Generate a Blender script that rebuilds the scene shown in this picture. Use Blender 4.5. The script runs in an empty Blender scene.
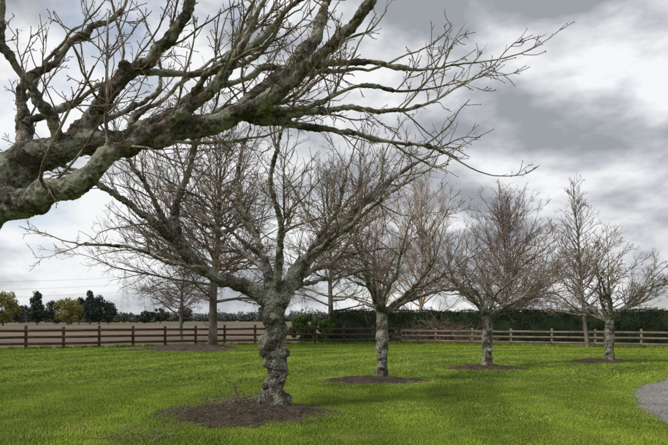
import bpy, math, numpy as np
from mathutils import Vector, noise
rng=np.random.default_rng(11)
sc=bpy.context.scene
F=519.0
# ------------------------------------------------------------------ helpers
def link(o,parent=None):
    sc.collection.objects.link(o)
    if parent is not None: o.parent=parent
    return o
def empty(name,loc=(0,0,0)):
    e=bpy.data.objects.new(name,None); e.location=loc; e.empty_display_size=0.3
    return link(e)
def mesh_obj(name,V,Q,mat,parent=None,loc=(0,0,0),smooth=False,tri=False):
    V=np.asarray(V,dtype=np.float32); Q=np.asarray(Q,dtype=np.int32)
    me=bpy.data.meshes.new(name)
    k=Q.shape[1]
    me.vertices.add(len(V)); me.vertices.foreach_set("co",V.ravel())
    me.loops.add(Q.size); me.loops.foreach_set("vertex_index",Q.ravel())
    me.polygons.add(len(Q)); me.polygons.foreach_set("loop_start",np.arange(0,Q.size,k,dtype=np.int32))
    me.polygons.foreach_set("loop_total",np.full(len(Q),k,dtype=np.int32))
    if smooth: me.polygons.foreach_set("use_smooth",np.ones(len(Q),dtype=bool))
    me.update(calc_edges=True); me.validate()
    me.materials.append(mat)
    o=bpy.data.objects.new(name,me); o.location=loc
    return link(o,parent)
class Acc:
    def __init__(s): s.V=[];s.Q=[];s.n=0
    def add(s,V,Q):
        if len(V)==0: return
        s.V.append(V); s.Q.append(Q+s.n); s.n+=len(V)
    def obj(s,name,mat,**k): return mesh_obj(name,np.concatenate(s.V),np.concatenate(s.Q),mat,**k)
def norm(a): return a/(np.linalg.norm(a,axis=-1,keepdims=True)+1e-9)
def tubes(P,R,k):
    m,n,_=P.shape
    T=norm(np.gradient(P,axis=1))
    md=np.abs(norm(P[:,-1]-P[:,0])); ref=np.eye(3)[np.argmin(md,axis=1)][:,None,:]
    U=norm(np.cross(T,np.broadcast_to(ref,T.shape))); W=np.cross(T,U)
    a=np.arange(k)*2*math.pi/k
    V=P[:,:,None,:]+R[:,:,None,None]*(np.cos(a)[None,None,:,None]*U[:,:,None,:]+np.sin(a)[None,None,:,None]*W[:,:,None,:])
    i=np.arange(m)[:,None,None]*n*k; j=np.arange(n-1)[None,:,None]*k; c=np.arange(k)[None,None,:]; c2=(c+1)%k
    Q=np.stack([i+j+c,i+j+c2,i+j+k+c2,i+j+k+c],-1).reshape(-1,4)
    return V.reshape(-1,3),Q
def grow(S,D,L,r0,r1,n,wig,up,zig=0.0):
    m=len(S); P=np.zeros((m,n,3)); P[:,0]=S; D=norm(D.copy()); st=(L/(n-1))[:,None]
    for i in range(1,n):
        D=D+rng.normal(0,wig,(m,3)); D[:,2]+=up; D=norm(D); P[:,i]=P[:,i-1]+D*st
    t=np.linspace(0,1,n)[None,:]
    R=r0[:,None]*(1-t)+r1[:,None]*t if np.ndim(r1) else r0[:,None]*(1-t)+r1*t
    return P,R
def spawn(P,R,dens,tlo,thi,amin,amax,lf,lmin,lmax,rf,rl,upb=0.0,zmin=None):
    seg=np.linalg.norm(np.diff(P,axis=1),axis=2); L=seg.sum(1); n=P.shape[1]
    cnt=rng.poisson(np.maximum(dens*L*(thi-tlo),0.0)); idx=np.repeat(np.arange(len(P)),cnt); m=len(idx)
    t=rng.uniform(tlo,thi,m); f=t*(n-1); a=np.minimum(f.astype(int),n-2); w=(f-a)[:,None]
    S=P[idx,a]*(1-w)+P[idx,a+1]*w; T=norm(P[idx,a+1]-P[idx,a]); r=R[idx,a]*(1-w[:,0])+R[idx,a+1]*w[:,0]
    X=rng.normal(size=(m,3)); X=norm(X-(X*T).sum(1,keepdims=True)*T)
    an=rng.uniform(amin,amax,m)[:,None]; D=np.cos(an)*T+np.sin(an)*X; D[:,2]+=upb; D=norm(D)
    ln=np.clip(lf*L[idx]*(1-0.5*t)*rng.uniform(.55,1.35,m),lmin,lmax)
    r0=np.minimum(r*rf,ln*rl)
    if zmin is not None:
        k=S[:,2]>zmin; S,D,ln,r0=S[k],D[k],ln[k],r0[k]
    return S,D,ln,r0
def catmull(pts,n):
    p=np.array(pts,float); p=np.vstack([2*p[0]-p[1],p,2*p[-1]-p[-2]])
    out=[]; m=len(p)-3
    for q in np.linspace(0,m-1e-6,n):
        i=int(q); t=q-i; a,b,c,d=p[i:i+4]
        out.append(.5*((2*b)+(c-a)*t+(2*a-5*b+4*c-d)*t*t+(3*b-a-3*c+d)*t**3))
    return np.array(out)
# ------------------------------------------------------------------ materials
def newmat(name):
    m=bpy.data.materials.new(name); m.use_nodes=True; nt=m.node_tree
    b=nt.nodes["Principled BSDF"]; b.inputs["Roughness"].default_value=.9
    b.inputs["Specular IOR Level"].default_value=.2
    return m,nt,b
def nz(nt,scale,detail=4,rough=.6,src=None,dist=0,coord="pos"):
    n=nt.nodes.new("ShaderNodeTexNoise"); n.inputs["Scale"].default_value=scale
    n.inputs["Detail"].default_value=detail; n.inputs["Roughness"].default_value=rough; n.inputs["Distortion"].default_value=dist
    if src is None:
        g=nt.nodes.new("ShaderNodeNewGeometry"); nt.links.new(g.outputs["Position"],n.inputs["Vector"])
    else: nt.links.new(src,n.inputs["Vector"])
    return n.outputs["Fac"]
def ramp(nt,fac,stops):
    r=nt.nodes.new("ShaderNodeValToRGB"); e=r.color_ramp.elements
    e[0].position,e[0].color=stops[0][0],(*stops[0][1],1); e[1].position,e[1].color=stops[-1][0],(*stops[-1][1],1)
    for p,c in stops[1:-1]:
        x=e.new(p); x.color=(*c,1)
    nt.links.new(fac,r.inputs["Fac"]); return r.outputs["Color"]
def mix(nt,fac,a,b,mode='MIX'):
    m=nt.nodes.new("ShaderNodeMix"); m.data_type='RGBA'; m.blend_type=mode
    for sock,v in ((0,fac),(6,a),(7,b)):
        if hasattr(v,"links"): nt.links.new(v,m.inputs[sock])
        elif sock==0: m.inputs[0].default_value=v
        else: m.inputs[sock].default_value=(*v,1)
    return m.outputs[2]
def bump(nt,b,h,strength,dist):
    n=nt.nodes.new("ShaderNodeBump"); n.inputs["Strength"].default_value=strength; n.inputs["Distance"].default_value=dist
    nt.links.new(h,n.inputs["Height"]); nt.links.new(n.outputs["Normal"],b.inputs["Normal"])
G=lambda v:(v,v,v)
def bark_mat(name,dark,mid,lichen,lo=.5,hi=.6,sc1=9,bs=.8,big=.0):
    m,nt,b=newmat(name)
    base=ramp(nt,nz(nt,sc1*2.6,6,.8),[(.38,dark),(.60,mid)])
    # crusty lichen: coarse colonies broken up by fine speckle
    f1=nz(nt,sc1*.35,3,.6); f2=nz(nt,sc1*2.2,6,.8,dist=.3)
    a=nt.nodes.new("ShaderNodeMath"); a.operation='MULTIPLY_ADD'; nt.links.new(f1,a.inputs[0]); a.inputs[1].default_value=.5
    h=nt.nodes.new("ShaderNodeMath"); h.operation='MULTIPLY'; nt.links.new(f2,h.inputs[0]); h.inputs[1].default_value=.5; nt.links.new(h.outputs[0],a.inputs[2])
    lf=ramp(nt,a.outputs[0],[(lo,G(0)),(hi,G(.92))])
    lc=ramp(nt,nz(nt,sc1*5,4,.7),[(.3,tuple(x*.6 for x in lichen)),(.6,lichen)])
    c=mix(nt,lf,base,lc)
    moss=ramp(nt,nz(nt,sc1*.5,5,.7,dist=.2),[(.56,G(0)),(.68,G(.6))])
    c=mix(nt,moss,c,(.13,.135,.06))
    nt.links.new(c,b.inputs["Base Color"])
    bump(nt,b,nz(nt,sc1*3,6,.8),bs,.03)
    return m
M_bark=bark_mat("bark_lichen",(.018,.013,.010),(.14,.115,.09),(.46,.47,.37),.48,.56,16)
M_trunk=bark_mat("bark_trunk",(.016,.012,.009),(.15,.125,.098),(.44,.445,.365),.475,.555,12,1)
M_branch=bark_mat("branch_bark",(.05,.034,.026),(.19,.145,.112),(.46,.45,.37),.47,.57,16,.4)
M_twig=bark_mat("twig_bark",(.075,.043,.033),(.20,.135,.10),(.38,.34,.27),.49,.60,10,.2)
M_bud,nt,b=newmat("bud"); nt.links.new(ramp(nt,nz(nt,20),[(.4,(.16,.055,.035)),(.6,(.20,.13,.06))]),b.inputs["Base Color"])
def simple_twig(name,a,c):
    m,nt,b=newmat(name); nt.links.new(ramp(nt,nz(nt,1.5,2),[(.35,a),(.65,c)]),b.inputs["Base Color"]); return m
# grass
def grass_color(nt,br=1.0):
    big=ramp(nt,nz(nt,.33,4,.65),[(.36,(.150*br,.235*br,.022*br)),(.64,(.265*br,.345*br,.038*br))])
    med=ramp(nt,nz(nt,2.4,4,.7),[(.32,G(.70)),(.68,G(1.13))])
    sunlit=ramp(nt,nz(nt,1.1,5,.7),[(.53,G(0)),(.72,G(.7))])
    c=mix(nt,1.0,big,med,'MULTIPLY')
    c=mix(nt,sunlit,c,(.33*br,.33*br,.09*br))  # yellower sunlit patches, painted into the grass colour
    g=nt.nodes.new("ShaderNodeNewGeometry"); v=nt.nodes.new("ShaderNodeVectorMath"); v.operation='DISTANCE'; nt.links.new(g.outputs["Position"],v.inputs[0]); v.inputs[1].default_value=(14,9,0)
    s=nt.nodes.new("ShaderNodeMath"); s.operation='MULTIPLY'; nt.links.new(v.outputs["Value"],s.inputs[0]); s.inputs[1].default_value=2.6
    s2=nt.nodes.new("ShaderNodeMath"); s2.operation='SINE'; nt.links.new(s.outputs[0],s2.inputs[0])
    r=ramp(nt,s2.outputs[0],[(.0,G(.88)),(.7,G(1.10))])  # mowing bands: sheen of leaning blades painted as lighter and darker colour
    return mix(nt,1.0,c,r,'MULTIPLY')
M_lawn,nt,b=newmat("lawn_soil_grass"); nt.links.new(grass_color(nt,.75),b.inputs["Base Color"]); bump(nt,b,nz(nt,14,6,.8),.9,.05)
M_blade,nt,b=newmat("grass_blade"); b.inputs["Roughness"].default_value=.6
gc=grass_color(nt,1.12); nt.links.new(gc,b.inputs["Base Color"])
M_field,nt,b=newmat("field_soil")
st=nt.nodes.new("ShaderNodeMapping"); g=nt.nodes.new("ShaderNodeNewGeometry"); nt.links.new(g.outputs["Position"],st.inputs["Vector"]); st.inputs["Scale"].default_value=(.006,.03,1)
c=ramp(nt,nz(nt,1,6,.6,src=st.outputs["Vector"]),[(.38,(.075,.10,.035)),(.46,(.14,.105,.072)),(.56,(.20,.148,.105)),(.64,(.12,.12,.055))])
c=mix(nt,1.0,c,ramp(nt,nz(nt,.6,6,.7),[(.3,G(.75)),(.7,G(1.15))]),'MULTIPLY')
nt.links.new(c,b.inputs["Base Color"]); bump(nt,b,nz(nt,2,6,.8),.6,.1)
M_mulch,nt,b=newmat("mulch")
nt.links.new(mix(nt,1.0,ramp(nt,nz(nt,20,8,.85),[(.35,(.03,.023,.016)),(.52,(.11,.087,.06)),(.70,(.24,.20,.145))]),ramp(nt,nz(nt,3.5,4,.6),[(.35,G(.6)),(.65,G(1.3))]),'MULTIPLY'),b.inputs["Base Color"]); bump(nt,b,nz(nt,26,8,.85),1,.06)
M_chip,nt,b=newmat("wood_chip"); nt.links.new(ramp(nt,nz(nt,9,3,.9),[(.3,(.045,.033,.023)),(.5,(.14,.11,.075)),(.72,(.34,.29,.21))]),b.inputs["Base Color"])
M_gravel,nt,b=newmat("gravel"); nt.links.new(mix(nt,1.0,ramp(nt,nz(nt,30,6,.9),[(.38,(.15,.145,.14)),(.5,(.33,.32,.305)),(.62,(.56,.545,.52))]),ramp(nt,nz(nt,1.2,4),[(.3,G(.75)),(.7,G(1.05))]),'MULTIPLY'),b.inputs["Base Color"]); bump(nt,b,nz(nt,60,5,.8),1,.02)
def wood_mat(name,a,c):
    m,nt,b=newmat(name); nt.links.new(ramp(nt,nz(nt,3,8,.75),[(.33,a),(.67,c)]),b.inputs["Base Color"]); bump(nt,b,nz(nt,25,5,.7),.5,.01); return m
M_wood1=wood_mat("stained_timber",(.035,.025,.019),(.11,.078,.058))
M_wood2=wood_mat("weathered_timber",(.13,.10,.075),(.29,.235,.175))
def leaf_mat(name,a,c,s=1.5):
    m,nt,b=newmat(name); b.inputs["Roughness"].default_value=.7
    nt.links.new(ramp(nt,nz(nt,s,5,.75),[(.35,a),(.65,c)]),b.inputs["Base Color"]); return m
M_hedge=leaf_mat("hedge_leaf",(.009,.017,.007),(.026,.045,.016))
M_bush=leaf_mat("bush_leaf",(.035,.075,.012),(.085,.15,.022))
# ------------------------------------------------------------------ ground, lawn, field
def grid(name,x0,x1,y0,y1,nx,ny,z,mat):
    X,Y=np.meshgrid(np.linspace(x0,x1,nx+1),np.linspace(y0,y1,ny+1)); V=np.stack([X,Y,np.full_like(X,z)],-1).reshape(-1,3)
    i=np.arange(ny)[:,None]*(nx+1)+np.arange(nx)[None,:]; Q=np.stack([i,i+1,i+nx+2,i+nx+1],-1).reshape(-1,4)
    return mesh_obj(name,V,Q,mat)
grid("ground",-6000,6000,-3000,7000,8,8,-.02,M_field)
fenceL=[(-60,17),(-18.5,27.6),(-7,33.2),(4.5,34.8)]
fenceR=[(4.5,34.8),(19.5,28.4),(60,14)]
fp=np.array(fenceL+fenceR[1:])
def fence_y(x): return np.interp(x,fp[:,0],fp[:,1])
xs=np.linspace(-60,60,121); V=[];Q=[]
for i,x in enumerate(xs):
    V+= [(x,-30,-.008),(x,fence_y(x)+.3,-.008)]
    if i: Q.append((2*i-2,2*i,2*i+1,2*i-1))
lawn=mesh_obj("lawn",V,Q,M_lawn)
# ------------------------------------------------------------------ trees positions
TREES=[(-1.07,9.4),(1.28,13.8),(5.1,17.3),(10.5,19.8)]
BIG=(-6.95,29.6)
mulch=[(-1.5,8.85,1.35,1.0),(1.0,13.6,1.25,.65),(5.0,17.2,1.2,.75),(10.3,19.9,1.3,.8),(-7.9,28.6,2.7,2.6)]
def bedge(th,k): return 1+.13*np.sin(3*th+k)+.11*np.sin(7*th+2*k)+.08*np.sin(13*th+k)+.06*np.sin(23*th+3*k)
def mulch_r(x,y):
    r=np.full(np.shape(x),9.)
    for k,(cx,cy,a,b_) in enumerate(mulch):
        th=np.arctan2((y-cy)/b_,(x-cx)/a)
        r=np.minimum(r,np.hypot((x-cx)/a,(y-cy)/b_)/bedge(th,k))
    return r
drive_edge=[(9.6,14.6),(8.76,13.7),(7.66,12.8),(6.65,11.5),(5.85,10.1),(5.35,8.93),(5.14,8.0),(5.0,6.5),(5.0,3),(5.4,-8)]
de=catmull([(a,b_,0) for a,b_ in [(24,20),(14,17.2)]+drive_edge],80)[:,:2]
def in_drive(x,y):
    xe=np.interp(y,de[::-1,1],de[::-1,0]); return x>xe+.03*np.sin(y*9)+.02*np.sin(y*23)
# driveway
tan=norm(np.gradient(de,axis=0)); nrm=np.stack([-tan[:,1],tan[:,0]],1)
if nrm[40,0]<0: nrm=-nrm
V=[];Q=[]
for i in range(len(de)):
    for j in range(7):
        p=de[i]+nrm[i]*(j/6*4.2); V.append((p[0],p[1],.0 if j else -.002))
for i in range(len(de)-1):
    for j in range(6): a=i*7+j; Q.append((a,a+1,a+8,a+7))
mesh_obj("gravel_driveway",V,Q,M_gravel)
def octa(P,S,name,mat,parent=None):
    base=np.array([(1,0,0),(-1,0,0),(0,1,0),(0,-1,0),(0,0,1),(0,0,-1)],float)
    fa=np.array([(0,2,4),(2,1,4),(1,3,4),(3,0,4),(2,0,5),(1,2,5),(3,1,5),(0,3,5)])
    V=P[:,None,:]+base[None]*S[:,None,:]; Q=fa[None]+np.arange(len(P))[:,None,None]*6
    return mesh_obj(name,V.reshape(-1,3),Q.reshape(-1,3),mat,parent)
n=18000; i=rng.integers(10,79,n); w=rng.uniform(-.05,3.8,n); p=de[i]+(de[np.minimum(i+1,79)]-de[i])*rng.uniform(0,1,(n,1))+nrm[i]*w[:,None]
octa(np.c_[p,np.full(n,.003)],np.c_[rng.uniform(.006,.022,(n,2)),rng.uniform(.004,.014,n)],"driveway_stones",M_gravel)
# mulch beds
for k,(cx,cy,a,b_) in enumerate(mulch):
    rings=22; seg=160; V=[(cx,cy,.1)];F4=[]
    hh=.11 if k<4 else .24
    for r in range(1,rings+1):
        for s in range(seg):
            th=s/seg*2*math.pi; e=bedge(th,k)
            q=r/rings; x=cx+a*q*e*math.cos(th); y=cy+b_*q*e*math.sin(th)
            z=hh*(1-q*q)+(.05*noise.noise(Vector((x*3.5,y*3.5,k)))+.045*noise.noise(Vector((x*10,y*10,k))))*(1-q**4)-(.004 if q>.99 else 0)
            V.append((x,y,z))
    F3=[]
    for s in range(seg): F3.append((0,1+s,1+(s+1)%seg))
    for r in range(rings-1):
        for s in range(seg):
            a0=1+r*seg; F4.append((a0+s,a0+seg+s,a0+seg+(s+1)%seg,a0+(s+1)%seg))
    me=bpy.data.meshes.new("mulch_bed"); me.from_pydata(V,[],F3+F4); me.materials.append(M_mulch)
    for p_ in me.polygons: p_.use_smooth=True
    o=link(bpy.data.objects.new("mulch_bed",me))
    n=[5200,1500,900,700,600][k]
    th=rng.uniform(0,2*math.pi,n); q=np.sqrt(rng.uniform(0,1,n))*1.2
    x=cx+a*q*np.cos(th); y=cy+b_*q*np.sin(th); z=hh*np.maximum(0,1-q*q)+rng.uniform(.0,.03,n)
    D=norm(np.c_[rng.normal(size=(n,2)),rng.normal(0,.2,n)]); L=rng.gamma(2,.014,n)*(1 if k<2 else 1.6)+.01
    P,R=grow(np.c_[x,y,z],D,L,rng.uniform(.002,.0065,n),.002,3,.15,0)
    v,f=tubes(P,R,4); ch=mesh_obj("bark_chips",v,f,M_chip,parent=o)
# ------------------------------------------------------------------ grass clumps
def clump(name,nb,spread,h,w):
    V=[];Q=[]
    for i in range(nb):
        r=spread*math.sqrt(rng.uniform()); th=rng.uniform(0,6.28); x,y=r*math.cos(th),r*math.sin(th)
        a=rng.uniform(0,6.28); hh=h*rng.uniform(.5,1.2); ln=rng.uniform(.2,.9)*hh; dx,dy=math.cos(a),math.sin(a); px,py=-dy*w/2,dx*w/2
        b0=len(V)
        V+=[(x-px,y-py,0),(x+px,y+py,0),(x+dx*ln*.35+px*.8,y+dy*ln*.35+py*.8,hh*.6),(x+dx*ln*.35-px*.8,y+dy*ln*.35-py*.8,hh*.6),
            (x+dx*ln+px*.15,y+dy*ln+py*.15,hh),(x+dx*ln-px*.15,y+dy*ln-py*.15,hh)]
        Q+=[(b0,b0+1,b0+2,b0+3),(b0+3,b0+2,b0+4,b0+5)]
    return mesh_obj(name,V,Q,M_blade)
def scatter(name,pts,scl,inst):
    me=bpy.data.meshes.new(name); me.vertices.add(len(pts)); me.vertices.foreach_set("co",pts.astype(np.float32).ravel())
    a=me.attributes.new("scl",'FLOAT','POINT'); a.data.foreach_set("value",scl.astype(np.float32))
    a=me.attributes.new("rotz",'FLOAT','POINT'); a.data.foreach_set("value",rng.uniform(0,6.28,len(pts)).astype(np.float32))
    o=link(bpy.data.objects.new(name,me))
    ng=bpy.data.node_groups.new(name,'GeometryNodeTree'); ng.interface.new_socket("Geometry",in_out='INPUT',socket_type='NodeSocketGeometry'); ng.interface.new_socket("Geometry",in_out='OUTPUT',socket_type='NodeSocketGeometry')
    N=ng.nodes; gi=N.new('NodeGroupInput'); go=N.new('NodeGroupOutput'); ip=N.new('GeometryNodeInstanceOnPoints'); oi=N.new('GeometryNodeObjectInfo'); oi.inputs[0].default_value=inst
    s=N.new('GeometryNodeInputNamedAttribute'); s.data_type='FLOAT'; s.inputs[0].default_value="scl"
    r=N.new('GeometryNodeInputNamedAttribute'); r.data_type='FLOAT'; r.inputs[0].default_value="rotz"
    cx=N.new('ShaderNodeCombineXYZ'); Lk=ng.links
    Lk.new(gi.outputs[0],ip.inputs['Points']); Lk.new(oi.outputs['Geometry'],ip.inputs['Instance']); Lk.new(s.outputs['Attribute'],ip.inputs['Scale'])
    Lk.new(r.outputs['Attribute'],cx.inputs['Z']); Lk.new(cx.outputs[0],ip.inputs['Rotation']); Lk.new(ip.outputs[0],go.inputs[0])
    o.modifiers.new("scatter",'NODES').node_group=ng
    inst.parent=o; inst.location=(float(pts[0,0]),float(pts[0,1]),0)
    return o
def lawn_pts(n,y0,y1):
    y=rng.uniform(y0,y1,n*1); x=rng.uniform(-1,1,n)*(y1*.72+2)
    k=(np.abs(x)<y*.72+2)&(y<fence_y(x)+.2)&(~in_drive(x,y))
    x,y=x[k],y[k]; r=mulch_r(x,y); k=(r>1.0+rng.normal(0,.12,len(x)))|(rng.uniform(0,1,len(x))<.10*(r>.55)); x,y=x[k],y[k]
    pn=np.array([noise.noise(Vector((a*.9,b_*.9,0)))+.6*noise.noise(Vector((a*3,b_*3,5))) for a,b_ in zip(x,y)])
    return np.c_[x,y,np.zeros(len(x))],np.clip(.80+.42*pn+rng.normal(0,.15,len(x)),.3,1.5)
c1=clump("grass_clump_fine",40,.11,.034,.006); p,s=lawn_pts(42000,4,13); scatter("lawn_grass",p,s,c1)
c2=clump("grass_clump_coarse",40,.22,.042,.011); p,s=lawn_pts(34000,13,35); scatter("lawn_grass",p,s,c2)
# taller unmown tufts along the fence line
c3=clump("grass_tuft",36,.16,.20,.014)
t=rng.uniform(-30,30,1500); pts=np.c_[t,fence_y(t)+rng.normal(0,.12,1500),np.zeros(1500)]; scatter("fence_line_grass",pts,rng.uniform(.35,1.1,1500),c3)
# daisies
M_daisy,nt,b=newmat("daisy_petal"); b.inputs["Base Color"].default_value=(.8,.8,.78,1)
n=2600; x=rng.normal(4.5,3.2,n); y=rng.uniform(8,24,n); pn=np.array([noise.noise(Vector((a*.7,b_*.5,3))) for a,b_ in zip(x,y)]); k=(pn>-.05)&(~in_drive(x,y))&(mulch_r(x,y)>1.05); x,y=x[k],y[k]
octa(np.c_[x,y,rng.uniform(.035,.055,len(x))],np.tile((.011,.011,.004),(len(x),1)),"daisies",M_daisy)
# ------------------------------------------------------------------ tree building
def tex(name,size,depth=2):
    t=bpy.data.textures.new(name,'CLOUDS'); t.noise_scale=size; t.noise_depth=depth; return t
TX1=tex("lumps",.15,2); TX2=tex("bark_ridges",.03,3)
def closed_tube(P,R,k=12):
    v,q=tubes(P[None],R[None],k); v=list(map(tuple,v)); f=[tuple(int(i) for i in a) for a in q]
    n=len(P); f.append(tuple(range(k-1,-1,-1))); f.append(tuple((n-1)*k+i for i in range(k)))
    return v,f
def build_tree(name,loc,limbs,vox,disp,lv,mats,buds=0,rs=1.0,tr=.003,thick=(),zfree=1.75,burls=()):
    root=empty(name,loc)
    V=[];Fc=[]; LP=[];LR=[]
    for li,l in enumerate(limbs):
        c=catmull(l,34); P=c[:,:3]; R=np.maximum(c[:,3],.004)
        if li:
            rr=.90 if li in thick else rs
            R=R*np.interp(np.linspace(0,1,34),[0,.25,1],[1,rr,rr])
            w=np.cumsum(rng.normal(0,.014,(34,3)),0); w-=np.linspace(0,1,34)[:,None]*w[-1]; P=P+w*min(1,R[0]*12)
            R=R*(1+.07*np.sin(np.linspace(0,rng.uniform(8,20),34)+rng.uniform(0,6)))
        LP.append(P);LR.append(R)
        k=R>vox*1.1; k=np.cumprod(k).astype(bool)
        if k.sum()>2:
            v,f=closed_tube(P[k],R[k]); o=len(V); V+=v; Fc+=[tuple(i+o for i in q) for q in f]
    # burls and pruning knobs swelling out of the trunk
    for (bx,by,bz,br_) in burls:
        t=np.linspace(-1,1,9); d=norm(np.array([bx,by,.1])); c0=np.array([bx,by,bz])
        P=c0+d*t[:,None]*br_; R=np.sqrt(np.maximum(1-t*t,.02))*br_
        v,f=closed_tube(P,R); o=len(V); V+=v; Fc+=[tuple(i+o for i in q) for q in f]
    me=bpy.data.meshes.new("trunk_and_limbs"); me.from_pydata(V,[],Fc); me.materials.append(mats[0])
    o=link(bpy.data.objects.new("trunk_and_limbs",me),root)
    m=o.modifiers.new("r",'REMESH'); m.mode='VOXEL'; m.voxel_size=vox; m.use_smooth_shade=True
    m=o.modifiers.new("s",'SMOOTH'); m.factor=.5; m.iterations=7
    m=o.modifiers.new("d1",'DISPLACE'); m.texture=TX1; m.strength=disp*1.8; m.mid_level=.5; m.texture_coords='LOCAL'
    m=o.modifiers.new("d2",'DISPLACE'); m.texture=TX2; m.strength=disp*1.2; m.mid_level=.5; m.texture_coords='LOCAL'
    LP=np.array(LP);LR=np.array(LR)
    A=Acc(); B=Acc()
    v,q=tubes(LP[1:],LR[1:]*.88,8); A.add(v,q)
    P0,R0=LP[1:],LR[1:]
    d1,l1,l1n,l1x,d2,l2,l2n,l2x,d3,l3,l3n,l3x,upb=lv
    S,D,L,r=spawn(P0,R0,d1,.2,1,.4,1.15,l1,l1n,l1x,.55,.013,upb,1.6)
    S=np.vstack([S,P0[:,-1]]);D=np.vstack([D,P0[:,-1]-P0[:,-3]]);L=np.r_[L,np.full(len(P0),l1n*1.3)];r=np.r_[r,R0[:,-1]]
    P1,R1=grow(S,D,L,r,np.minimum(r*.45,.005),9,.14,.03)
    k=P1[:,-1,2]>np.maximum(zfree,P1[:,0,2]-.22*zfree); P1,R1=P1[k],R1[k]
    v,q=tubes(P1,R1,6); A.add(v,q)
    S,D,L,r=spawn(P1,R1,d2,.1,1,.35,1.0,l2,l2n,l2x,.65,.012,upb*.8)
    P2,R2=grow(S,D,L,np.maximum(r,tr),np.maximum(np.minimum(r*.5,tr*1.1),tr*.8),7,.13,.03)
    k=P2[:,-1,2]>zfree-.15; P2,R2=P2[k],R2[k]
    v,q=tubes(P2,R2,5); B.add(v,q)
    S,D,L,r=spawn(P2,R2,d3,.1,1,.35,1.0,l3,l3n,l3x,.75,.025,upb*.6)
    P3,R3=grow(S,D,L,np.maximum(r,tr*.9),tr*.8,5,.12,.03); v,q=tubes(P3,R3,4); B.add(v,q)
    S,D,L,r=spawn(P1,R1,d3*.7,.1,1,.6,1.4,.1,.03,.16,.6,.05,upb)
    P4,R4=grow(S,D,L,r,r*.8,4,.15,.03); v,q=tubes(P4,R4,4); B.add(v,q)
    A.obj("branches",mats[1],parent=root,smooth=True); B.obj("twigs",mats[2],parent=root,smooth=True)
    if buds:
        T=np.vstack([P3[:,-1],P4[:,-1],P2[:,-1]])
        T=np.vstack([T,P3[:,2]+rng.normal(0,.003,(len(P3),3))])
        octa(T,np.c_[rng.uniform(.6,1.0,(len(T),2)),rng.uniform(1,1.6,len(T))]*buds,"buds",M_bud,root)
    return root
def sc_limbs(ls,s): return [[(u*s,y,v*s,r) for u,y,v,r in l] for l in ls]
# main cherry tree
s=.0181
main=[[(0,0,-6,.32),(1,0,4,.25),(-2,0,20,.19),(3,0,36,.175),(0,0,50,.21),(-3,0,62,.245),(2,0,78,.18),(-2,0,92,.20),(0,0,108,.225),(0,0,119,.15)],
[(-4,0,104,.17),(-25,-.1,120,.14),(-50,-.3,130,.125),(-75,-.4,143,.115),(-90,-.5,165,.10),(-92,-.5,190,.075),(-80,-.6,220,.06),(-70,-.6,255,.04),(-62,-.7,290,.02)],
[(-80,-.4,150,.09),(-105,-.7,175,.075),(-130,-.9,195,.06),(-155,-1.1,212,.045),(-178,-1.2,225,.03),(-195,-1.3,230,.015)],
[(-55,-.3,132,.08),(-85,.2,146,.06),(-115,.5,156,.05),(-145,.9,165,.035),(-175,1.2,168,.02)],
[(4,0,106,.17),(18,0,131,.13),(38,.1,156,.115),(60,.2,180,.095),(80,.3,203,.08),(105,.4,225,.06),(135,.5,250,.04),(160,.5,262,.02)],
[(8,0,112,.12),(30,.3,142,.1),(42,.6,175,.08),(60,.9,210,.06),(68,1.1,245,.04),(82,1.3,285,.02)],
[(-2,0,110,.13),(-10,.2,145,.10),(-22,.4,180,.08),(-38,.5,215,.06),(-40,.6,260,.04),(-30,.6,300,.02)],
[(2,0,112,.12),(8,-.3,150,.09),(12,-.6,185,.07),(5,-.9,225,.05),(18,-1.1,270,.03),(30,-1.2,300,.015)],
[(0,.1,111,.12),(-15,.8,140,.09),(-45,1.6,170,.06),(-80,2.3,200,.04),(-110,2.8,225,.02)],
[(2,.0,108,.1),(20,.8,130,.08),(50,1.6,150,.06),(85,2.2,170,.04),(125,2.6,180,.02)],
[(38,.1,156,.07),(65,-.5,170,.055),(92,-1.0,185,.045),(118,-1.3,200,.03),(140,-1.5,215,.015)],
[(-88,-.5,162,.06),(-110,-1.0,205,.045),(-128,-1.3,240,.035),(-150,-1.4,262,.02)],
[(10,.1,120,.07),(38,.9,132,.055),(70,1.5,140,.04),(100,2.0,150,.025),(130,2.2,150,.015)],
[(-20,.4,175,.05),(-50,.8,205,.04),(-85,1.1,235,.028),(-115,1.3,262,.015)],
[(-14,.3,155,.05),(-40,-.3,175,.04),(-62,-.9,200,.03),(-100,-1.3,215,.015)],
[(44,.6,178,.05),(25,1.1,215,.035),(10,1.5,245,.025),(-5,1.8,280,.012)],
[(62,.2,182,.05),(70,.8,215,.035),(95,1.3,245,.025),(120,1.6,275,.012)],
[(-60,-.3,136,.05),(-80,-1.0,138,.04),(-110,-1.6,150,.03),(-150,-2.0,150,.014)]]
build_tree("cherry_tree",(TREES[0][0],TREES[0][1],0),sc_limbs(main,s),.012,.040,
  (4.6,.45,.5,1.9, 6.2,.48,.22,.9, 7.5,.45,.08,.42, .13),(M_trunk,M_branch,M_twig),.0055,.68,.0034,(1,2,4),2.35,
  [(.17,-.10,1.02,.12),(-.19,-.07,1.22,.11),(-.15,-.12,.82,.08),(.12,-.14,.52,.08),(.17,-.05,1.42,.09),(-.13,-.1,.42,.08),(.2,.0,.15,.13),(-.22,-.05,.12,.14),(.02,-.2,1.62,.10),(-.2,.05,1.75,.11)])
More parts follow.
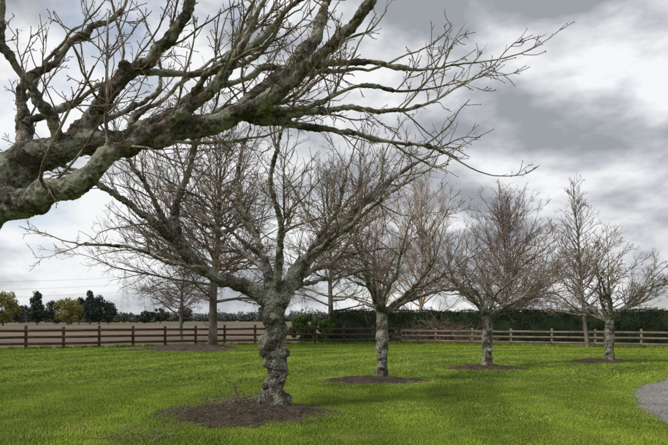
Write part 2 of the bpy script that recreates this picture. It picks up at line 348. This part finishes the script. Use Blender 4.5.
# foreground cherry tree
s=.00674
fg=[[(-15,0,-5,.34),(-8,0,60,.26),(5,0,180,.23),(24,0,290,.20),(48,0,345,.18),(72,0,374,.155)],
[(56,0,352,.16),(88,0,380,.145),(112,0,399,.125),(145,.05,415,.105),(185,.1,424,.095),(225,.15,427,.085),(270,.2,439,.078),(310,.25,457,.07),(345,.3,485,.06),(375,.4,522,.055),(393,.5,567,.045),(405,.6,617,.02)],
[(285,.2,445,.055),(335,.1,459,.05),(375,0,482,.045),(410,-.1,507,.038),(445,-.2,537,.032),(470,-.2,575,.02)],
[(325,.25,462,.038),(375,.3,464,.03),(425,.35,471,.024),(475,.4,474,.018),(520,.4,487,.012),(585,.4,520,.005)],
[(310,.25,457,.038),(350,.3,449,.03),(410,.35,447,.024),(470,.4,437,.017),(520,.4,427,.011),(580,.4,400,.005)],
[(62,0,352,.13),(100,-.1,351,.105),(120,-.15,346,.095),(140,-.2,353,.085),(170,-.25,367,.07),(200,-.3,384,.055),(235,-.35,398,.045),(275,-.4,417,.036),(315,-.45,452,.03),(345,-.5,497,.02),(365,-.5,547,.012)],
[(118,0,400,.085),(150,0,430,.066),(180,-.1,455,.055),(200,-.15,477,.048),(230,-.2,497,.04),(265,-.3,530,.032),(290,-.4,568,.024),(305,-.4,610,.015)],
[(84,0,376,.09),(85,.2,432,.05),(80,.3,477,.038),(100,.4,517,.03),(135,.5,560,.024),(160,.6,600,.015)],
[(200,.1,426,.05),(235,.3,457,.034),(265,.4,487,.028),(315,.6,517,.024),(365,.7,542,.02),(425,.7,575,.012)],
[(140,0,415,.05),(135,-.2,452,.03),(115,-.3,497,.026),(125,-.4,547,.02),(140,-.4,600,.012)],
[(390,0,492,.025),(445,0,497,.018),(495,0,487,.012),(535,0,495,.008),(575,-.1,492,.004)],
[(205,-.15,480,.034),(245,.1,490,.026),(290,.2,500,.022),(330,.3,530,.018),(355,.4,580,.012)],
[(150,.1,416,.045),(170,.4,440,.03),(165,.7,480,.024),(200,.9,520,.02),(250,1.0,570,.015)],
[(100,0,385,.05),(70,.3,420,.035),(50,.5,470,.026),(60,.6,520,.02),(90,.7,580,.012)],
[(230,.15,428,.03),(262,.5,470,.022),(300,.8,505,.018),(350,1.0,520,.014),(400,1.1,560,.01)],
[(240,.15,430,.03),(290,-.2,470,.022),(330,-.3,480,.018),(380,-.4,520,.014),(440,-.4,545,.008)],
[(330,.2,462,.022),(380,-.1,445,.017),(430,-.2,460,.013),(480,-.2,455,.009),(530,-.2,462,.004)],
[(150,0,430,.03),(190,.3,470,.02),(210,.5,510,.016),(200,.6,560,.01)],
[(350,.3,490,.028),(395,.5,520,.02),(450,.6,530,.014),(500,.6,550,.008)],
[(90,.1,440,.025),(125,.3,470,.02),(150,.4,500,.016),(190,.5,520,.012),(225,.5,560,.008)]]
build_tree("cherry_tree",((-75-334)/F*3.5,3.5,0),sc_limbs(fg,s),.008,.021,
  (5.6,.38,.3,1.05, 8.0,.45,.12,.5, 9,.4,.03,.18, .08),(M_bark,M_branch,M_twig),.0046,.92,.0026,(),2.3)
# other row trees, limbs spread radially
def radial_limbs(hf,rt,n,Lm,e0,e1,lean=0):
    ls=[[(0,0,-.1,rt*1.45),(0,0,.12,rt*1.12),(lean*.3,0,hf*.3,rt*.92),(lean*.5,0,hf*.55,rt*1.08),(lean*.8,0,hf*.85,rt*.95),(lean,0,hf,rt*.95),(lean,0,hf*1.06,rt*.7)]]
    a0=rng.uniform(0,6.28)
    for i in range(n):
        az=a0+i*2.4+rng.normal(0,.15); el=math.radians(e0+(e1-e0)*((i*.618)%1)); L=Lm*rng.uniform(.85,1.15)*(1.0 if el<1 else .9)
        r0=rt*rng.uniform(.36,.46); p=np.array([lean,0,hf*.95]); d=np.array([math.cos(az)*math.cos(el),math.sin(az)*math.cos(el),math.sin(el)]); pts=[(*p,r0)]
        for j in range(7):
            p=p+d*L/7; pts.append((*p,max(.010,r0*(1-(j+1)/7.3))))
            d=d+rng.normal(0,.19,3); d[2]=max(d[2],.05); d/=np.linalg.norm(d)
        ls.append(pts)
        for kk in (2,4):
            q=pts[kk]; a2=az+rng.choice([-.8,.8]); d2=np.array([math.cos(a2)*.8,math.sin(a2)*.8,.35]); pts2=[(*q[:3],q[3]*.7)]; p=np.array(q[:3])
            for j in range(5):
                p=p+d2*L*.11; pts2.append((*p,max(.009,q[3]*.7*(1-(j+1)/5.3)))); d2=d2+rng.normal(0,.15,3)
            ls.append(pts2)
    return ls
def rb(rt): return [(math.cos(a)*rt*.8,math.sin(a)*rt*.8,z,rt*rng.uniform(.4,.6)) for a,z in zip(rng.uniform(3.3,6.1,7),(.1,.35,.6,.85,1.1,1.3,1.5))]
lvr=(3.8,.42,.5,1.4, 5.6,.48,.22,.8, 7.0,.48,.1,.42, .10)
build_tree("cherry_tree",(*TREES[1],0),radial_limbs(1.85,.15,11,3.3,16,78),.015,.034,lvr,(M_trunk,M_branch,M_twig),tr=.0045,burls=rb(.15))
build_tree("cherry_tree",(*TREES[2],0),radial_limbs(1.75,.165,11,3.5,14,75),.017,.034,lvr,(M_trunk,M_branch,M_twig),tr=.0052,burls=rb(.165))
build_tree("cherry_tree",(*TREES[3],0),radial_limbs(1.6,.165,11,3.5,16,72),.017,.034,lvr,(M_trunk,M_branch,M_twig),tr=.0058,burls=rb(.165))
# background bare trees with central leader
def leader_tree(name,loc,H,r,n1,t0,Lb,Lt,ab,at,up1,mats,dens=(3,5,4),bend=.04,prof=1.0,l2=(.42,.4,2.2),l3=(.4,.25,.9),tw=.007,wig=.09):
    root=empty(name,loc)
    A=Acc();B=Acc()
    P,R=grow(np.array([[0,0,-.1]]),np.array([[0,0,1.]]),np.array([H]),np.array([r]),.012,24,bend,.12)
    R[0,0]*=1.45;R[0,1]*=1.05; v,q=tubes(P,R,12);A.add(v,q)
    t=t0+(1-t0)*np.sort(rng.uniform(0,.97,n1))**.9; f=t*23;a=f.astype(int);w=(f-a)[:,None];S=P[0,a]*(1-w)+P[0,np.minimum(a+1,23)]*w
    rr=R[0,a]; q=(t-t0)/(1-t0); an=np.radians(ab+(at-ab)*q+rng.normal(0,9,n1)); az=np.arange(n1)*2.4+rng.normal(0,.3,n1)
    D=np.c_[np.cos(az)*np.sin(an),np.sin(az)*np.sin(an),np.cos(an)]; L=(Lb+(Lt-Lb)*q**prof)*rng.uniform(.65,1.15,n1)
    P1,R1=grow(S,D,L,np.minimum(rr*.45,L*.011+.008),.008,12,wig,up1); v,q=tubes(P1,R1,5);A.add(v,q)
    S,D,L,r_=spawn(P1,R1,dens[0],.1,1,.4,.95,l2[0],l2[1],l2[2],.6,.012,.05); P2,R2=grow(S,D,L,r_,.006,7,.12,up1);v,q=tubes(P2,R2,4);A.add(v,q)
    S,D,L,r_=spawn(P2,R2,dens[1],.08,1,.35,.9,l3[0],l3[1],l3[2],.7,.02,.05); P3,R3=grow(S,D,L,np.maximum(r_,tw),tw*.8,5,.1,up1);v,q=tubes(P3,R3,3);B.add(v,q)
    S,D,L,r_=spawn(P3,R3,dens[2],.1,1,.35,.9,.5,.15,.45,.8,.02,.05); P4,R4=grow(S,D,L,np.maximum(r_,tw*.8),tw*.7,4,.1,up1);v,q=tubes(P4,R4,3);B.add(v,q)
    A.obj("trunk_and_branches",mats[0],parent=root,smooth=True);B.obj("twigs",mats[1],parent=root)
Mg1=simple_twig("grey_bark",(.075,.063,.052),(.20,.175,.145)); Mg2=simple_twig("dark_twig",(.10,.075,.057),(.18,.14,.105))
Mp=simple_twig("pale_twig",(.28,.205,.14),(.45,.35,.25)); Mr=simple_twig("red_twig",(.17,.10,.075),(.30,.185,.135))
leader_tree("pin_oak_tree",(*BIG,0),12.5,.27,95,.20,8.2,1.3,84,35,.012,(Mg1,Mg2),dens=(3.3,5,4))
leader_tree("pin_oak_tree",(-.3,38,0),12.5,.22,70,.18,6.8,1.3,75,35,.012,(Mg1,Mg2))
leader_tree("silver_birch_tree",(7.4,44,0),14,.17,55,.10,7.0,1.8,50,20,.05,(Mp,Mp),prof=1.6,dens=(2.6,4,3.4),tw=.007)
leader_tree("silver_birch_tree",(4.2,47,0),12,.15,40,.10,6.0,1.6,52,20,.05,(Mp,Mp),prof=1.6,dens=(2.2,3.4,3),tw=.006)
leader_tree("liquidambar_tree",(12.5,38,0),10.6,.19,75,.12,6.0,1.5,66,25,.04,(Mg1,Mr),prof=1.5,dens=(3,4.8,4))
leader_tree("liquidambar_tree",(14.8,30.3,0),10.0,.12,70,.2,4.2,.7,66,25,.03,(Mg1,Mr),dens=(2.7,4.2,3.4),wig=.12,prof=.8)
leader_tree("pin_oak_tree",(-13,44,0),9,.18,50,.2,4.5,1,75,35,.012,(Mg1,Mg2))
# ------------------------------------------------------------------ twig debris
def debris(name,cx,cy,sx,sy,h,n,L0,L1,r,mat):
    S=np.c_[rng.normal(cx,sx,n),rng.normal(cy,sy,n),np.zeros(n)]; q=np.exp(-((S[:,0]-cx)/sx)**2/2-((S[:,1]-cy)/sy)**2/2)
    S[:,2]=.03+h*q*rng.uniform(0,1,n); D=norm(np.c_[rng.normal(size=(n,2)),rng.normal(0,.22,n)])
    P,R=grow(S,D,rng.uniform(L0,L1,n),rng.uniform(r*.4,r,n),r*.3,7,.18,-.01); P[:,:,2]=np.maximum(P[:,:,2],.012)
    A=Acc(); v,q_=tubes(P,R,5);A.add(v,q_)
    S,D,L,r_=spawn(P,R,4,.1,1,.4,1,.4,.1,.6,.6,.03); P2,R2=grow(S,D,L,r_,r_*.5,5,.15,-.01);P2[:,:,2]=np.maximum(P2[:,:,2],.01); v,q_=tubes(P2,R2,4);A.add(v,q_)
    return A.obj(name,mat,smooth=True)
debris("fallen_twigs",-1.75,9.6,.30,.2,.24,80,.2,.75,.013,M_twig)
debris("fallen_twigs",-2.55,6.85,.25,.12,.16,22,.3,.65,.007,M_twig)
debris("brush_pile",7.2,36.2,1.35,.6,1.45,420,.8,2.4,.035,simple_twig("brush",(.09,.066,.052),(.23,.18,.135)))
# ------------------------------------------------------------------ fences
def box(A,c,dx,hx,hy,hz):
    dx=np.array(dx,float); dx/=np.linalg.norm(dx); up=np.array([0,0,1.]); dy=norm(np.cross(up,dx)); dz=np.cross(dx,dy)
    V=[]
    for z in (-1,1):
        for x,y in ((-1,-1),(1,-1),(1,1),(-1,1)): V.append(np.array(c)+dx*hx*x+dy*hy*y+dz*hz*z)
    A.add(np.array(V),np.array([(0,3,2,1),(4,5,6,7),(0,1,5,4),(1,2,6,5),(2,3,7,6),(3,0,4,7)]))
def fence(name,path,sp,h,rails,mat,pw=.065,rh=.07):
    A=Acc(); path=np.array(path,float); prev=None
    for a,b_ in zip(path[:-1],path[1:]):
        L=np.linalg.norm(b_-a); n=int(round(L/sp)); d=(b_-a)/L; nn=np.array([d[1],-d[0]])
        if nn[1]>0: nn=-nn
        for i in range(n):
            p=a+d*L*i/n; hh=h+rng.normal(0,.02)
            box(A,(p[0],p[1],hh/2-.05),(d[0],d[1],0),pw,pw*.8,hh/2+.05)
        for i in range(n):
            p0=a+d*L*i/n;p1=a+d*L*(i+1)/n
            for z in rails:
                z0=z+rng.normal(0,.012);z1=z+rng.normal(0,.012); c=(p0+p1)/2+nn*(pw*.8+.022)
                box(A,(c[0],c[1],(z0+z1)/2),(p1[0]-p0[0],p1[1]-p0[1],z1-z0),L/n/2-.004,.019,rh)
    o=A.obj(name,mat); m=o.modifiers.new("b",'BEVEL'); m.width=.008; m.segments=1
    return o
fence("wooden_fence",fenceL,1.9,1.27,(.30,.66,1.02),M_wood1,.075,.072)
fence("wooden_fence",fenceR,2.3,1.08,(.25,.58,.9),M_wood2,.06,.055)
# ------------------------------------------------------------------ leaves masses
def leaves(P,Nrm,size,name,mat,parent=None):
    n=len(P); a=norm(np.cross(Nrm+rng.normal(0,.7,(n,3)),rng.normal(size=(n,3)))); N2=norm(Nrm+rng.normal(0,.6,(n,3))); b_=norm(np.cross(N2,a)); s_=size*rng.uniform(.6,1.3,(n,1))
    V=np.stack([P-a*s_,P+b_*s_*.5,P+a*s_,P-b_*s_*.5],1).reshape(-1,3); Q=np.arange(n*4).reshape(-1,4)
    return mesh_obj(name,V,Q,mat,parent)
def hedge(name,path,h,w,mat,dens=230,ls=.06):
    root=empty(name,(0,0,0)); path=np.array(path,float); A=Acc(); PP=[];NN=[]
    for a,b_ in zip(path[:-1],path[1:]):
        L=np.linalg.norm(b_-a); d=(b_-a)/L; nn=np.array([-d[1],d[0]])
        nx=max(2,int(L/.5)); prof=[(-w/2,0),(-w/2*1.02,h*.5),(-w/2*.93,h*.9),(-w/2*.75,h*.985),(0,h),(w/2*.75,h*.985),(w/2*.95,h*.9),(w/2,h*.5),(w/2,0)]
        V=[]
        for i in range(nx+1):
            for o_,z in prof:
                k=noise.noise(Vector((i*.35+a[0],z*1.3,o_)))*.16; p=a+d*L*i/nx+nn*o_*(1+k*.6); V.append((p[0],p[1],z*(1+k*.25)*.97))
        i=np.arange(nx)[:,None]*9+np.arange(8)[None,:]; Q=np.stack([i,i+9,i+10,i+1],-1).reshape(-1,4); A.add(np.array(V),Q)
        n=int(L*(2*h+w)*dens); t=rng.uniform(-.25,L+.25,n); u=rng.uniform(0,2*h+w,n)
        side=np.where(u<h,-1,np.where(u<h+w,0,1)); off=np.where(side==0,u-h-w/2,side*w/2); z=np.where(side==-1,u,np.where(side==0,h,2*h+w-u))
        k=np.array([noise.noise(Vector((x_*.7+a[0],z_*1.3,0))) for x_,z_ in zip(t,z)])
        off=off+side*(k*.22+rng.normal(0,.06,n)); z=z*(1+k*.07)+np.where(side==0,rng.exponential(.05,n)-.02,0)
        ends=np.minimum(t,L-t); z=np.where(ends<.6,z*(.92+.13*ends),z)
        p=a+d*t[:,None]+nn*off[:,None]; PP.append(np.c_[p,z]); NN.append(np.c_[nn*side[:,None],(side==0)*1.0+.3])
    A.obj("hedge_core",mat,parent=root); leaves(np.vstack(PP),np.vstack(NN),ls,"hedge_leaves",mat,root)
hedge("hedge",[(-.2,38.2),(9,38.6),(22,34),(60,22)],2.25,1.4,M_hedge,190,.065)
# clumpy foliage trees
def foliage_tree(name,loc,H,W,mat,trunk=.15,n=3500,ls=.5,blobs=26,cone=0):
    root=empty(name,loc); C=[];Rr=[]
    for i in range(blobs):
        q=rng.uniform(0,1); z=H*(trunk+(1-trunk)*q*.92); rad=W/2*(1-q)**.8 if cone else W/2*math.sqrt(max(.05,1-(2*q-1.05)**2))
        a=rng.uniform(0,6.28); rr=rad*math.sqrt(rng.uniform())*.8; C.append((rr*math.cos(a),rr*math.sin(a),z)); Rr.append(H*rng.uniform(.07,.15)*(1-.5*q*cone))
    C=np.array(C);Rr=np.array(Rr); k=rng.integers(0,blobs,n); d=norm(rng.normal(size=(n,3))); P=C[k]+d*(Rr[k]*rng.uniform(.5,1.25,n))[:,None]
    P[:,2]=np.maximum(P[:,2],0.1)
    leaves(P,d,ls,"foliage",mat,root)
    Pt,Rt=grow(np.zeros((1,3)),np.array([[0,0,1.]]),np.array([H*.8]),np.array([H*.03]),.05,8,.03,.1);A=Acc();v,q=tubes(Pt,Rt,6);A.add(v,q)
    Sx,Dx,Lx,rx=spawn(Pt,Rt,14/H,.2,1,.5,1.,.4,min(1,H*.1),W*.5,.6,.03,.2);Px,Rx=grow(Sx,Dx,Lx,rx,.04*H/10,6,.1,.05);v,q=tubes(Px,Rx,4);A.add(v,q);A.obj("trunk",Mg1,parent=root)
Mw=leaf_mat("willow_leaf",(.17,.175,.05),(.30,.29,.10),.3); Md=leaf_mat("dark_foliage",(.03,.045,.04),(.065,.085,.065),.3); Mo=leaf_mat("olive_foliage",(.07,.085,.06),(.12,.13,.085),.3)
def at(px,d): return ((px-334)/F*d,d,0)
foliage_tree("garden_shrub",(-2.1,37.2,0),1.9,2.6,M_bush,trunk=.05,n=9000,ls=.07,blobs=40)
foliage_tree("garden_shrub",(-.9,37.0,0),1.7,2.2,M_bush,trunk=.05,n=8000,ls=.07,blobs=40)
foliage_tree("willow_tree",at(3,150),9.8,10,Mw,ls=.3,n=6000,blobs=46); foliage_tree("willow_tree",at(68,170),8.6,11,Mw,ls=.3,n=6000,blobs=46)
foliage_tree("conifer_tree",at(37,175),11.8,10,Md,cone=1,ls=.35,blobs=46,n=5000); foliage_tree("conifer_tree",at(90,190),12.5,9,Md,cone=1,ls=.35,blobs=46,n=5000); foliage_tree("conifer_tree",at(99,195),11.5,9,Md,ls=.35,blobs=40); foliage_tree("conifer_tree",at(79,200),10,9,Md,ls=.35)
foliage_tree("conifer_tree",at(55,210),9,8,Md,ls=.35); foliage_tree("conifer_tree",at(20,220),8,12,Md,ls=.35); foliage_tree("conifer_tree",at(108,215),9,8,Md,ls=.35)
foliage_tree("conifer_tree",at(183,230),8,8,Md,ls=.35); foliage_tree("conifer_tree",at(160,240),7,10,Md,ls=.35); foliage_tree("conifer_tree",at(144,235),6,8,Md,ls=.35)
# distant tree line
def treeline(name,x0,x1,d,h0,h1,n,mat,ls):
    xs_=rng.uniform(x0,x1,n); cnt=120; P=[];N_=[]
    for x in xs_:
        hn=.5+.9*abs(noise.noise(Vector((x*.02,d,0))))
        hh=rng.uniform(h0,h1)*hn*1.2; w=hh*rng.uniform(.6,1.3); dd=norm(rng.normal(size=(cnt,3))); c=np.array([x,d+rng.normal(0,8),hh*.45]); P.append(c+dd*np.array([w/2,w/2,hh*.55])*rng.uniform(.4,1,(cnt,1))); N_.append(dd)
    P=np.vstack(P); P[:,2]=np.abs(P[:,2]); leaves(P,np.vstack(N_),ls,name,mat)
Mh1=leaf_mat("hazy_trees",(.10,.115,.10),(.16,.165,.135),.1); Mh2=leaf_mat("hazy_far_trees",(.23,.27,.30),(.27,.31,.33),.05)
treeline("distant_tree_row",-260,-110,330,4,10,130,Mo,.7)
treeline("distant_tree_row",-520,200,560,6,14,460,Mh1,1.3)
treeline("distant_tree_row",-900,900,950,12,26,340,Mh2,3)
# pylons
M_steel,nt,b=newmat("galvanised_steel"); b.inputs["Base Color"].default_value=(.42,.44,.46,1)
def tubeseg(A,p,q,r):
    P=np.array([[p,q]],float); v,f=tubes(P,np.full((1,2),r),4);A.add(v,f)
def pylon(loc,H):
    A=Acc(); w=lambda z:H*.08*(1-z/H)**1.1+H*.008
    zs=np.linspace(0,1,10)**.8*H; c=[(-1,-1),(1,-1),(1,1),(-1,1)]
    for a,b_ in zip(zs[:-1],zs[1:]):
        for i in range(4):
            x,y=c[i];x2,y2=c[(i+1)%4]
            tubeseg(A,(x*w(a),y*w(a),a),(x*w(b_),y*w(b_),b_),.08); tubeseg(A,(x*w(a),y*w(a),a),(x2*w(b_),y2*w(b_),b_),.045); tubeseg(A,(x2*w(a),y2*w(a),a),(x*w(b_),y*w(b_),b_),.045)
    for q in (.62,.76,.9):
        z=H*q; a=H*.13
        for s_ in (-1,1):
            tubeseg(A,(0,-.5,z),(s_*a,0,z+.3),.07);tubeseg(A,(0,.5,z),(s_*a,0,z+.3),.07);tubeseg(A,(0,0,z+H*.05),(s_*a,0,z+.3),.06);tubeseg(A,(s_*a,0,z+.3),(s_*a,0,z-H*.03),.08)
    A.obj("electricity_pylon",M_steel,loc=loc)
pl=[(-420,300,0,40),(at(125,400)[0],400,0,40),(at(152,620)[0],620,0,43),(at(166,900)[0],900,0,43)]
for x,y,z,H in pl: pylon((x,y,z),H)
A=Acc()
for a,b_ in zip(pl[:-1],pl[1:]):
    for q in (.59,.73,.87):
        for s_ in (-1,1):
            p=np.array([a[0]+s_*a[3]*.13,a[1],a[3]*q]);r=np.array([b_[0]+s_*b_[3]*.13,b_[1],b_[3]*q]); t=np.linspace(0,1,20)[:,None]
            P=p*(1-t)+r*t; P[:,2]-=(4*t*(1-t))[:,0]*7; v,f=tubes(P[None],np.full((1,20),.045),3);A.add(v,f)
A.obj("power_lines",M_steel)
# ------------------------------------------------------------------ world
W=bpy.data.worlds.new("World"); sc.world=W; W.use_nodes=True; nt=W.node_tree; N=nt.nodes; Lk=nt.links
SUN_EL,SUN_AZ=math.radians(44),math.radians(-115)   # azimuth clockwise from +Y
sky=N.new("ShaderNodeTexSky"); sky.sky_type='NISHITA'; sky.sun_disc=False; sky.sun_elevation=SUN_EL; sky.sun_rotation=SUN_AZ
tc=N.new("ShaderNodeTexCoord"); dirv=tc.outputs["Generated"]
def vm(op,a,b_=None,out=0):
    n=N.new("ShaderNodeVectorMath"); n.operation=op
    for i,v in enumerate((a,b_)):
        if v is None: continue
        if hasattr(v,"links"): Lk.new(v,n.inputs[i])
        else: n.inputs[i].default_value=v
    return n.outputs[out]
def mt(op,a,b_=None,c=None):
    n=N.new("ShaderNodeMath"); n.operation=op
    for i,v in enumerate((a,b_,c)):
        if v is None: continue
        if hasattr(v,"links"): Lk.new(v,n.inputs[i])
        else: n.inputs[i].default_value=v
    return n.outputs[0]
uv=vm('MULTIPLY',dirv,(1,1,2.0))
uv2=vm('ADD',uv,(5.3,2.1,1.0)); uv3=vm('ADD',uv,(5.335,2.075,1.075))
n1=nz(nt,2.1,7,.55,src=uv,dist=.15); n2=nz(nt,2.9,9,.56,src=uv2,dist=.15); n3=nz(nt,2.9,5,.5,src=uv3,dist=.15)
def blob(px,py,width):
    d=Vector(((px-334)/F,1,(320-py)/F)).normalized()
    dt=vm('DOT_PRODUCT',dirv,tuple(d),out=1)
    m=N.new("ShaderNodeMapRange"); m.interpolation_type='SMOOTHSTEP'; Lk.new(dt,m.inputs[0]); m.inputs[1].default_value=math.cos(math.radians(width)); m.inputs[2].default_value=1.0
    return m.outputs[0]
br=mt('MULTIPLY_ADD',mt('SUBTRACT',n2,n3),1.25,mt('MULTIPLY_ADD',n2,.75,.16))   # lit edges of the billows
br=mt('MULTIPLY_ADD',blob(540,5,24),-.17,br)
br=mt('MULTIPLY_ADD',blob(620,115,12),.07,br)
br=mt('MULTIPLY_ADD',blob(40,250,22),.10,br)
br=mt('MULTIPLY_ADD',blob(210,60,22),.08,br)
cl=ramp(nt,br,[(.32,(.33,.35,.385)),(.44,(.47,.49,.53)),(.55,(.66,.68,.71)),(.68,(.88,.89,.905))])
cv=mt('MULTIPLY_ADD',blob(90,20,14),-.02,mt('ADD',n1,.045)); cv=mt('MULTIPLY_ADD',blob(60,215,10),-.10,cv); cv=mt('MULTIPLY_ADD',blob(640,62,5),-.12,cv); cv=mt('MULTIPLY_ADD',blob(540,10,22),.14,cv)
cover=ramp(nt,cv,[(.36,G(.25)),(.48,G(1))])
cl10=vm('SCALE',cl); 
cl10.node.inputs[3].default_value=10.4
col=mix(nt,cover,vm('MULTIPLY',sky.outputs[0],(1.45,1.4,1.35)),cl10)
bg=N["Background"]; Lk.new(col,bg.inputs[0]); bg.inputs[1].default_value=.1
W.cycles.sampling_method='MANUAL'; W.cycles.sample_map_resolution=256
# ------------------------------------------------------------------ sun
sd=bpy.data.lights.new("sun",'SUN'); sd.energy=2.7; sd.angle=math.radians(7); sd.color=(1,.93,.83)
so=link(bpy.data.objects.new("sun",sd)); dv=Vector((math.sin(SUN_AZ)*math.cos(SUN_EL),math.cos(SUN_AZ)*math.cos(SUN_EL),math.sin(SUN_EL)))
so.rotation_euler=dv.to_track_quat('Z','Y').to_euler(); so.location=dv*50
# ------------------------------------------------------------------ camera
cd=bpy.data.cameras.new("camera"); cd.sensor_width=36; cd.lens=F/668*36; cd.shift_y=(320-222.5)/668; cd.clip_end=20000
co=link(bpy.data.objects.new("camera",cd)); co.location=(0,0,1.6); co.rotation_euler=(math.radians(90),0,0); sc.camera=co
sc.view_settings.view_transform='Standard'; sc.view_settings.look='None'; sc.view_settings.exposure=0
